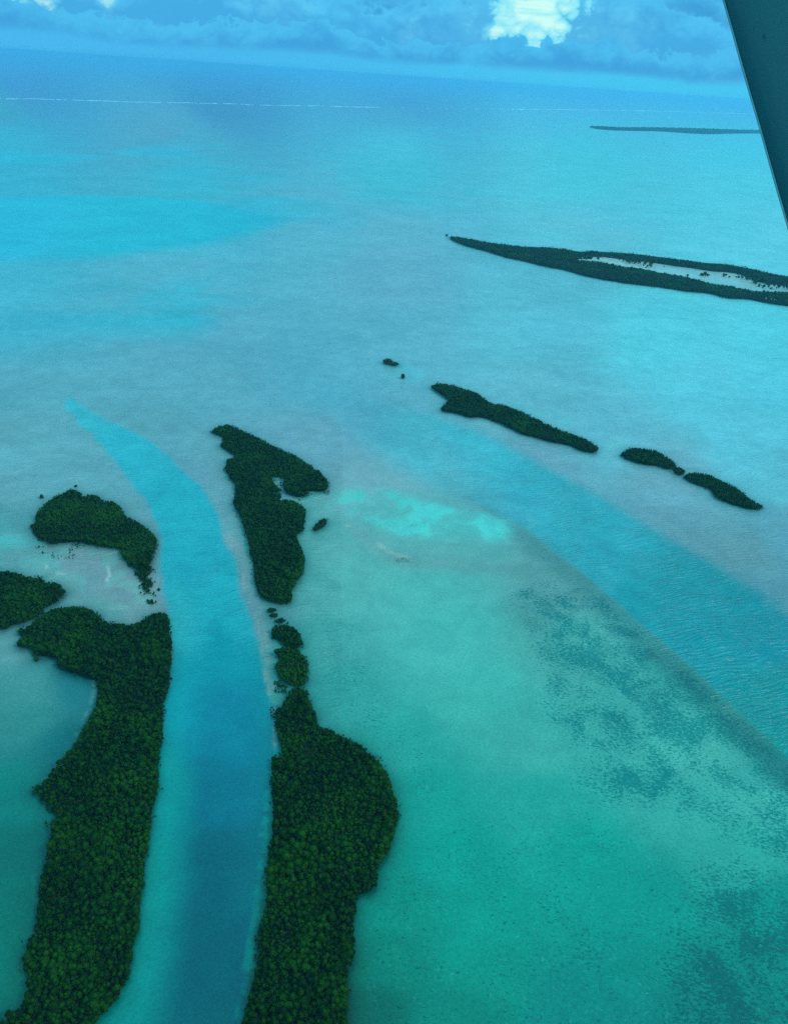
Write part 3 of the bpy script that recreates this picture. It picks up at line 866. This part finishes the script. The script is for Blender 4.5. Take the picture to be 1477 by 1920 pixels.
def canopy_nodes():
    if 'g' in gn_cache:
        return gn_cache['g']
    ng = bpy.data.node_groups.new('canopy', 'GeometryNodeTree')
    ng.interface.new_socket('Geometry', in_out='INPUT', socket_type='NodeSocketGeometry')
    ng.interface.new_socket('Geometry', in_out='OUTPUT', socket_type='NodeSocketGeometry')
    q = NT(ng)
    gi, go = q.n('NodeGroupInput'), q.n('NodeGroupOutput')
    join = q.n('GeometryNodeGeometryToInstance')
    for o in CROWN_OBJS:
        oi = q.n('GeometryNodeObjectInfo', transform_space='ORIGINAL')
        oi.inputs['Object'].default_value = o
        q.link(oi.outputs['Geometry'], join.inputs[0])
    iop = q.n('GeometryNodeInstanceOnPoints')
    q.link(gi.outputs[0], iop.inputs['Points'])
    q.link(join.outputs[0], iop.inputs['Instance'])
    iop.inputs['Pick Instance'].default_value = True

    def na(name, typ):
        nd = q.n('GeometryNodeInputNamedAttribute', data_type=typ)
        nd.inputs[0].default_value = name
        return nd.outputs[0]
    q.link(na('pick', 'INT'), iop.inputs['Instance Index'])
    q.link(na('scl', 'FLOAT_VECTOR'), iop.inputs['Scale'])
    rt = q.n('FunctionNodeEulerToRotation')
    q.link(na('rot', 'FLOAT_VECTOR'), rt.inputs[0])
    q.link(rt.outputs[0], iop.inputs['Rotation'])
    q.link(iop.outputs[0], go.inputs[0])
    gn_cache['g'] = ng
    return ng


def canopy(name, pts, s, sz=None, **kw):
    n = len(pts)
    me_ = bpy.data.meshes.new(name)
    me_.vertices.add(n)
    c_ = np.zeros((n, 3), np.float32)
    c_[:, :2] = pts
    me_.vertices.foreach_set('co', c_.ravel())
    for nm, typ, val in (('scl', 'FLOAT_VECTOR', np.stack([s, s, s * rng.uniform(.78, 1.24, n) if sz is None else np.full(n, sz) * rng.uniform(.7, 1.2, n)], -1)),
                         ('rot', 'FLOAT_VECTOR', np.stack([rng.uniform(-.08, .08, n), rng.uniform(-.08, .08, n), rng.uniform(0, 6.28, n)], -1))):
        a = me_.attributes.new(nm, typ, 'POINT')
        a.data.foreach_set('vector', val.astype(np.float32).ravel())
    a = me_.attributes.new('pick', 'INT', 'POINT')
    a.data.foreach_set('value', rng.integers(0, 6, n).astype(np.int32))
    me_.materials.append(leaf)
    o = add(name, me_, kind='stuff', **kw)
    md = o.modifiers.new('canopy', 'NODES')
    md.node_group = canopy_nodes()
    return o


tree_no = [0]


def tree(x, y, s, label, group):
    i = tree_no[0]
    tree_no[0] += 1
    e = add('mangrove_tree', None, label=label, cat='tree', group=group, loc=(x, y, 0.2))
    e.rotation_euler = (0, 0, random.uniform(0, 6.28))
    e.scale = (s, s, s * random.uniform(.88, 1.12))
    cr = add('crown', CROWNS[i % 6], e)
    add('trunk', TRUNKS[i % 3], e)
    return cr


NEAR = {k: scatter(k, 2.4, .84, lo=.72, hi=1.3, tol=.75) for k in ('C', 'F')}
# the trees that show largest stand singly
allp = []
for k in NEAR:
    p, s = NEAR[k]
    px, py = proj(np.concatenate([p, np.full((len(p), 1), 4.0)], 1))
    dd = np.sqrt((p ** 2).sum(1) + H * H)
    for i in range(len(p)):
        if -4 < px[i] < 1480 and py[i] < 1922:
            allp.append((s[i] / dd[i] * (1 if py[i] > 1700 else .5), k, i))
allp.sort(reverse=True)
single = {'C': set(), 'F': set()}
for _, k, i in allp[:225]:
    single[k].add(i)
CROWN_OBJS = []
for k in ('C', 'F'):
    p, s = NEAR[k]
    side = 'left' if k == 'C' else 'right'
    edge = sdist(p[:, 0], p[:, 1], PP(ISL[k], 1.0), 1e6)
    midx = {i: np.median([p[j, 0] for j in single[k] if abs(p[j, 1] - p[i, 1]) < 6]) for i in single[k]}
    for i in sorted(single[k]):
        chan = (p[i, 0] > midx[i]) == (k == 'C')
        if edge[i] > -7:
            lab = 'mangrove tree at the ' + ('channel' if chan else 'lagoon') + '-side edge of the ' + side + ' strip near the bottom'
        else:
            lab = ('large' if s[i] > .95 else 'small') + '-crowned mangrove tree inside the near end of the ' + side + ' strip'
        o = tree(p[i, 0], p[i, 1], s[i], lab, 'trees at the near end of the ' + side + ' strip')
        if len(CROWN_OBJS) < 6:
            CROWN_OBJS.append(o)
for k, lab in (('G', 'small mangrove tree on the lone islet off the wedge-shaped island'), ('J', 'small mangrove tree on the little islet between the two right-hand row islets'),
               ('N', 'dark mangrove tree on the tiny two-lobed islet in mid lagoon'), ('E1', 'mangrove tree on the topmost islet of the chain'),
               ('E2', 'mangrove tree on the second islet of the chain'), ('E3', 'mangrove tree on the third islet of the chain')):
    p, s = scatter(k, {'N': 3.6, 'J': 3.0, 'G': 2.8}.get(k, 1.7), {'N': .95, 'J': .7, 'G': .65}.get(k, .42), tol=.2)
    print('islet trees', k, len(p))
    for q, s_ in zip(p, s):
        tree(q[0], q[1], s_, lab, 'trees on ' + NAMES[k])

for k, sp_, scl in (('A', 2.9, .95), ('B', 2.9, .95), ('C', 0, 0), ('D', 2.9, .95), ('E4', 2.7, .85), ('E5', 2.7, .85), ('F', 0, 0), ('Hs', 3.1, 1.05), ('I', 2.8, .85), ('Ks', 2.8, .85), ('L', 5.0, 1.5), ('M', 38, 8)):
    if sp_ == 0:
        p, s = NEAR[k]
        keep = np.array([i not in single[k] for i in range(len(p))])
        p, s = p[keep], s[keep]
        sp_, scl = 3.0, 1.0
    elif k == 'L':
        p, s = scatter(k, sp_, scl, holes=(POND, POND2), tol=.8)
    elif k == 'M':
        p, s = scatter(k, sp_, scl, zs=.2, tol=.2)
    else:
        p, s = scatter(k, sp_ * .8, scl * .84, lo=.72, hi=1.3, tol=.75)
    if k != 'M':
        # smaller growth fills the margin down to the water
        p2, s2 = scatter(k, sp_ * .62, scl * .52, holes=(POND, POND2) if k == 'L' else (), tol=.8)
        pw = PP(ISL[k], 1.0)
        dd = sdist(p2[:, 0], p2[:, 1], pw, 50)
        keep = dd > -sp_ * 2.2
        p, s = np.concatenate([p, p2[keep]]), np.concatenate([s, s2[keep]])
        # a ragged fringe of low bushes straying into the shallows
        seg = np.roll(pw, -1, 0) - pw
        ln = np.hypot(seg[:, 0], seg[:, 1])
        nf = int(ln.sum() / (1.6 * scl))
        ei = rng.choice(len(pw), nf, p=ln / ln.sum())
        p3 = pw[ei] + seg[ei] * rng.random((nf, 1)) + rng.normal(0, .9 * scl, (nf, 2))
        kp = fbm(p3[:, 0] / 11.0 + 3, p3[:, 1] / 11.0, 3) > .05
        p, s = np.concatenate([p, p3[kp]]), np.concatenate([s, scl * rng.uniform(.16, .38, kp.sum())])
    canopy('mangrove_canopy', p, s, 2.0 if k == 'M' else None, label='dense dark green mangrove canopy of ' + NAMES[k], cat='mangroves', group='mangrove islands')

# ------------------------------------------------------------------ young mangroves standing in the water
def bush(px, py, s, label, group, i=[0]):
    p = P(px, py)
    o = add('mangrove_bush', BUSHES[i[0] % 3], label=label, cat='bush', group=group, loc=(p[0], p[1], 0))
    i[0] += 1
    o.scale = (s, s, s * random.uniform(.7, 1.1))
    o.rotation_euler = (0, 0, random.uniform(0, 6.28))
    return o


for x, y, s, lab in ((143, 913, 2.0, 'upper of two lone bushes in open water behind the crescent island'), (79, 934, 2.4, 'lower of two lone bushes in open water behind the crescent island'),
                     (69, 1239, 2.2, 'round bush standing off the tip of the left strip'), (98, 1234, 1.2, 'tiny bush right of the round bush off the left strip'),
                     (14, 1178, 2.0, 'small bush below the island cut off by the left edge'), (755, 710, 4.2, 'single low bush on its own in mid lagoon'),
                     (837, 443, 5.0, 'lone bush in line with the far tip of the ponded island'), (298, 1107, 1.6, 'small bush in the channel edge beside the seedling tail'),
                     (285, 1050, 1.2, 'small bush under the tip of the crescent island')):
    bush(x, y, s, lab, 'lone bushes in the water')
for x, y, s in R4([]) or [(737 + a * .501, 400 + b_ * .501, s) for a, b_, s in ((905, 188, 5), (918, 187, 4.5), (893, 184, 3), (880, 180, 3), (958, 196, 3.5), (965, 200, 3), (945, 204, 2.5), (1012, 200, 2), (1100, 235, 4), (1236, 236, 5), (1244, 232, 3), (1256, 240, 3), (1235, 231, 3), (1290, 241, 3.5), (1305, 243, 3), (1282, 240, 2.5), (1350, 262, 4), (1366, 275, 3.5), (1384, 279, 4.5), (1395, 266, 3), (1410, 284, 3), (1425, 272, 3), (1340, 247, 4), (1150, 210, 3), (1165, 213, 4), (1130, 208, 3), (860, 178, 3), (845, 174, 3))]:
    bush(x, y, s, 'small round mangrove bush standing in the pale pond of the long island', 'bushes in the pond')
for x, y, s in ((1314, 517, 5.5), (1320, 517.5, 6), (1326, 517.5, 5)):
    bush(x, y, s, 'one of three merged bushes forming the oval clump in mid pond', 'oval clump in the pond')


def seedlings(zones, n, lab, lo=.3, hi=.8):
    pts, s = [], []
    for (poly, wgt) in zones:
        poly = np.array(poly, float)
        (x0, y0), (x1, y1) = poly.min(0), poly.max(0)
        k = 0
        while k < n * wgt:
            x, y = random.uniform(x0, x1), random.uniform(y0, y1)
            if inside(np.array([x]), np.array([y]), poly)[0]:
                q = P(x, y)
                if vnoise(np.array([q[0] / 7]), np.array([q[1] / 7]))[0] > .38 + .2 * random.random():
                    pts.append(q[:2])
                    s.append(random.uniform(lo, hi) ** 1.3)
                k += 1
    canopy('mangrove_seedlings', np.array(pts), np.array(s) * .5, label=lab, cat='seedlings')


seedlings([(R5([(190, 430), (290, 420), (430, 410), (570, 430), (560, 445), (420, 450), (260, 470), (200, 450)]), 1), (R5([(180, 430), (400, 440), (420, 500), (260, 500)]), .4)], 150, 'sprinkling of tiny seedlings below the crescent island')
seedlings([(R5([(700, 520), (840, 520), (850, 600), (842, 690), (800, 692), (775, 620)]), 1), (R5([(810, 715), (868, 708), (866, 750), (820, 748)]), .3), (R5([(740, 560), (860, 500), (870, 600), (850, 760), (780, 700)]), .25)], 420, 'tail of seedlings trailing down from the tip of the crescent island', .5, 1.1)
seedlings([(R6([(400, 345), (450, 350), (455, 400), (420, 395)]), .5), (R6([(430, 440), (540, 460), (600, 430), (720, 425), (715, 445), (600, 450), (560, 490), (440, 462)]), .5), (R6([(680, 410), (720, 425), (720, 440), (670, 430)]), .4)], 110, 'scattered seedlings in the notch of the wedge-shaped island')
seedlings([(R6([(400, 1500), (440, 1490), (480, 1530), (470, 1560), (410, 1560)]), 1), (R6([(375, 1640), (400, 1640), (405, 1720), (385, 1700)]), .25), (R6([(390, 1140), (500, 1150), (510, 1180), (400, 1190)]), .3), (R6([(530, 1210), (550, 1215), (570, 1300), (560, 1310)]), .15)], 110, 'specks of seedlings beside the islet chain on the right bank')
seedlings([([(738, 1047), (776, 1046), (777, 1055), (745, 1056)], 1), ([(660, 985), (700, 1010), (745, 1050), (725, 1048)], .4)], 60, 'patch of dark seedlings on the sand bar in the open flat', .2, .5)
seedlings([(R6([(655, 560), (720, 570), (715, 610), (700, 600), (690, 572)]), 1)], 50, 'seedlings around the small lone islet off the wedge-shaped island')
seedlings([(R4([(850, 172), (980, 190), (970, 210), (880, 192)]), .5), (R4([(1280, 232), (1350, 250), (1470, 272), (1477, 290), (1380, 284), (1300, 250)]), 1)], 110, 'specks of seedlings in the pale pond of the long island', 1.2, 3.5)

# ------------------------------------------------------------------ surf breaking on the outer reef
foam, t, b = mat('surf_foam')
geo = t.n('ShaderNodeNewGeometry')
t.link(t.mix(t.noise(geo.outputs['Position'], 0.05, 4, 0.6), (0.55, 0.7, 0.72), (0.85, 0.9, 0.9)), b.inputs['Base Color'])
b.inputs['Roughness'].default_value = 0.9
V, Fc = [], []
xs = np.arange(-60, 1500, 1.0)
ys = np.interp(xs, [-60, 0, 120, 220, 350, 520, 700, 860, 1080, 1230, 1400, 1500], [183, 184.6, 187, 190, 193, 197, 201, 204, 206, 208.5, 213.5, 217])
i = 0
while i < len(xs) - 3:
    x = xs[i]
    n_ = random.choice((3, 6, 12, 25, 50))
    gap = random.choice((0, 0, 1, 2, 9))
    strong = 1.0 if x < 700 else 0.6 if x < 930 else 1.3
    if 700 < x < 920:
        n_ = random.randint(4, 9)
        gap = random.randint(6, 40)
    run = range(i, min(i + n_, len(xs) - 1))
    top, bot = [], []
    for k in run:
        tt = (k - i + .5) / n_
        thick = (0.5 + 1.6 * float(vnoise(np.array([xs[k] / 9.0]), np.array([3.3]))[0]) ** 2 + .3 * random.random()) * strong * .55 * math.sin(math.pi * tt) ** .3
        yy = ys[k] + random.uniform(-.25, .25) + 2.4 * float(fbm(np.array([xs[k] / 60.0]), np.array([1.7]), 3)[0])
        top.append(P(xs[k], yy - thick * .5))
        bot.append(P(xs[k], yy + thick * .5))
    o0 = len(V)
    m_ = len(top)
    if m_ > 1:
        for a, b_ in zip(top, bot):
            mid_ = (a + b_) / 2
            V += [(a[0], a[1], .05), (mid_[0], mid_[1], random.uniform(.8, 2.2)), (b_[0], b_[1], .05)]
        for k in range(m_ - 1):
            q = o0 + k * 3
            Fc += [(q, q + 1, q + 4, q + 3), (q + 1, q + 2, q + 5, q + 4)]
    i += n_ + gap
add('surf', mesh('surf', V, Fc, foam), label='thin broken line of white surf along the outer reef', cat='surf', kind='stuff')

# ------------------------------------------------------------------ the aircraft's strut in the upper right corner
paint, t, b = mat('teal_paint')
geo = t.n('ShaderNodeNewGeometry')
t.link(t.mix(t.noise(geo.outputs['Position'], 6, 4, 0.6), (0.003, 0.085, 0.095), (0.004, 0.105, 0.115)), b.inputs['Base Color'])
b.inputs['Roughness'].default_value = 0.38
trim, t, b = mat('pale_edge')
geo = t.n('ShaderNodeNewGeometry')
t.link(t.mix(t.noise(geo.outputs['Position'], 30, 3, 0.6), (0.22, 0.27, 0.29), (0.42, 0.46, 0.48)), b.inputs['Base Color'])
b.inputs['Roughness'].default_value = 0.5


def at(px, py, d):
    return CAM + R @ _camdir(px, py) * d


A3, B3 = at(1355 - 285, -1000, 2.6), at(1477 + 171, 430 + 600, 2.1)
A3, B3 = at(1354 - 170, -600, 2.55), at(1477 + 57, 430 + 200, 2.25)
ax = _n(B3 - A3)
vw = _n((A3 + B3) / 2 - CAM)
out = _n(np.cross(ax, vw))
if out.dot(R @ np.array([1, 0, 0])) < 0:
    out = -out
bk = _n(np.cross(out, ax))
if bk.dot(vw) < 0:
    bk = -bk
CH, TH = 0.42, 0.085
prof = []
for k in range(13):                                  # streamlined section, blunt front edge first
    u_ = k / 12
    prof.append((u_ * CH, -TH * (0.55 * math.sqrt(u_) * 1.6 * (1 - u_) + .05 * (1 - u_))))
for k in range(12, -1, -1):
    u_ = k / 12
    prof.append((u_ * CH, TH * (0.55 * math.sqrt(u_) * 1.6 * (1 - u_) + .05 * (1 - u_))))
V, Fc = [], []
NS = 14
for s_ in range(NS + 1):
    c0 = A3 + (B3 - A3) * s_ / NS
    for u_, h_ in prof:
        V.append(c0 + out * u_ + bk * (h_ + TH * .4) - 0)
n_ = len(prof)
for s_ in range(NS):
    for k in range(n_):
        Fc.append((s_ * n_ + k, s_ * n_ + (k + 1) % n_, (s_ + 1) * n_ + (k + 1) % n_, (s_ + 1) * n_ + k))
Fc += [tuple(range(n_)), tuple(range(NS * n_, NS * n_ + n_))[::-1]]
C3 = (A3 + B3) / 2
loc = lambda L: [np.asarray(v_) - C3 for v_ in L]
st = add('aircraft_strut', None, label='dark teal aircraft strut with thin pale edge crossing the upper right corner', cat='aircraft part', loc=tuple(C3))
add('body', mesh('strut_body', loc(V), Fc, paint, True), st)
V, Fc = [], []
tube(V, Fc, [A3 + (B3 - A3) * q / 20 + out * (.001 + .0006 * math.sin(q * 1.9)) + bk * TH * .36 for q in range(21)], [.0034] * 21, 8)
add('edge_trim', mesh('edge_trim', loc(V), Fc, trim, True), st, label='thin pale strip along the strut edge')
V, Fc = [], []
c0 = at(1431, 67, 2.33)
iv, if_ = ico(1)
for q in iv:
    V.append(c0 + (q[0] + q[1] * .5) * .0018 * R[:, 0] + q[1] * .0030 * R[:, 1] + q[2] * .0060 * R[:, 2])
Fc = if_
dark, t, b = mat('dark_chip')
geo = t.n('ShaderNodeNewGeometry')
t.link(t.mix(t.noise(geo.outputs['Position'], 900, 2, 0.5), (0.004, 0.012, 0.014), (0.01, 0.03, 0.034)), b.inputs['Base Color'])
add('paint_chip', mesh('paint_chip', loc(V), Fc, dark, True), st, label='tiny dark chip in the paint')

# ------------------------------------------------------------------ haze
import bmesh
bm = bmesh.new()
bmesh.ops.create_cube(bm, size=1)
hm = bpy.data.meshes.new('haze')
for v_ in bm.verts:
    v_.co = (v_.co.x * 140000, v_.co.y * 140000, -2 if v_.co.z < 0 else H + 6)
bm.to_mesh(hm)
bm.free()
hz_m = bpy.data.materials.new('haze_air')
hz_m.use_nodes = True
ht = hz_m.node_tree
ht.nodes.clear()
ho = ht.nodes.new('ShaderNodeOutputMaterial')
pv = ht.nodes.new('ShaderNodeVolumePrincipled')
pv.inputs['Color'].default_value = (0.26, 0.68, 0.93, 1)
pv.inputs['Density'].default_value = 1 / 20000
pv.inputs['Anisotropy'].default_value = 0.2
ht.links.new(pv.outputs[0], ho.inputs['Volume'])
hm.materials.append(hz_m)
add('haze', hm, kind='stuff', label='pale blue sea haze thickening towards the horizon')
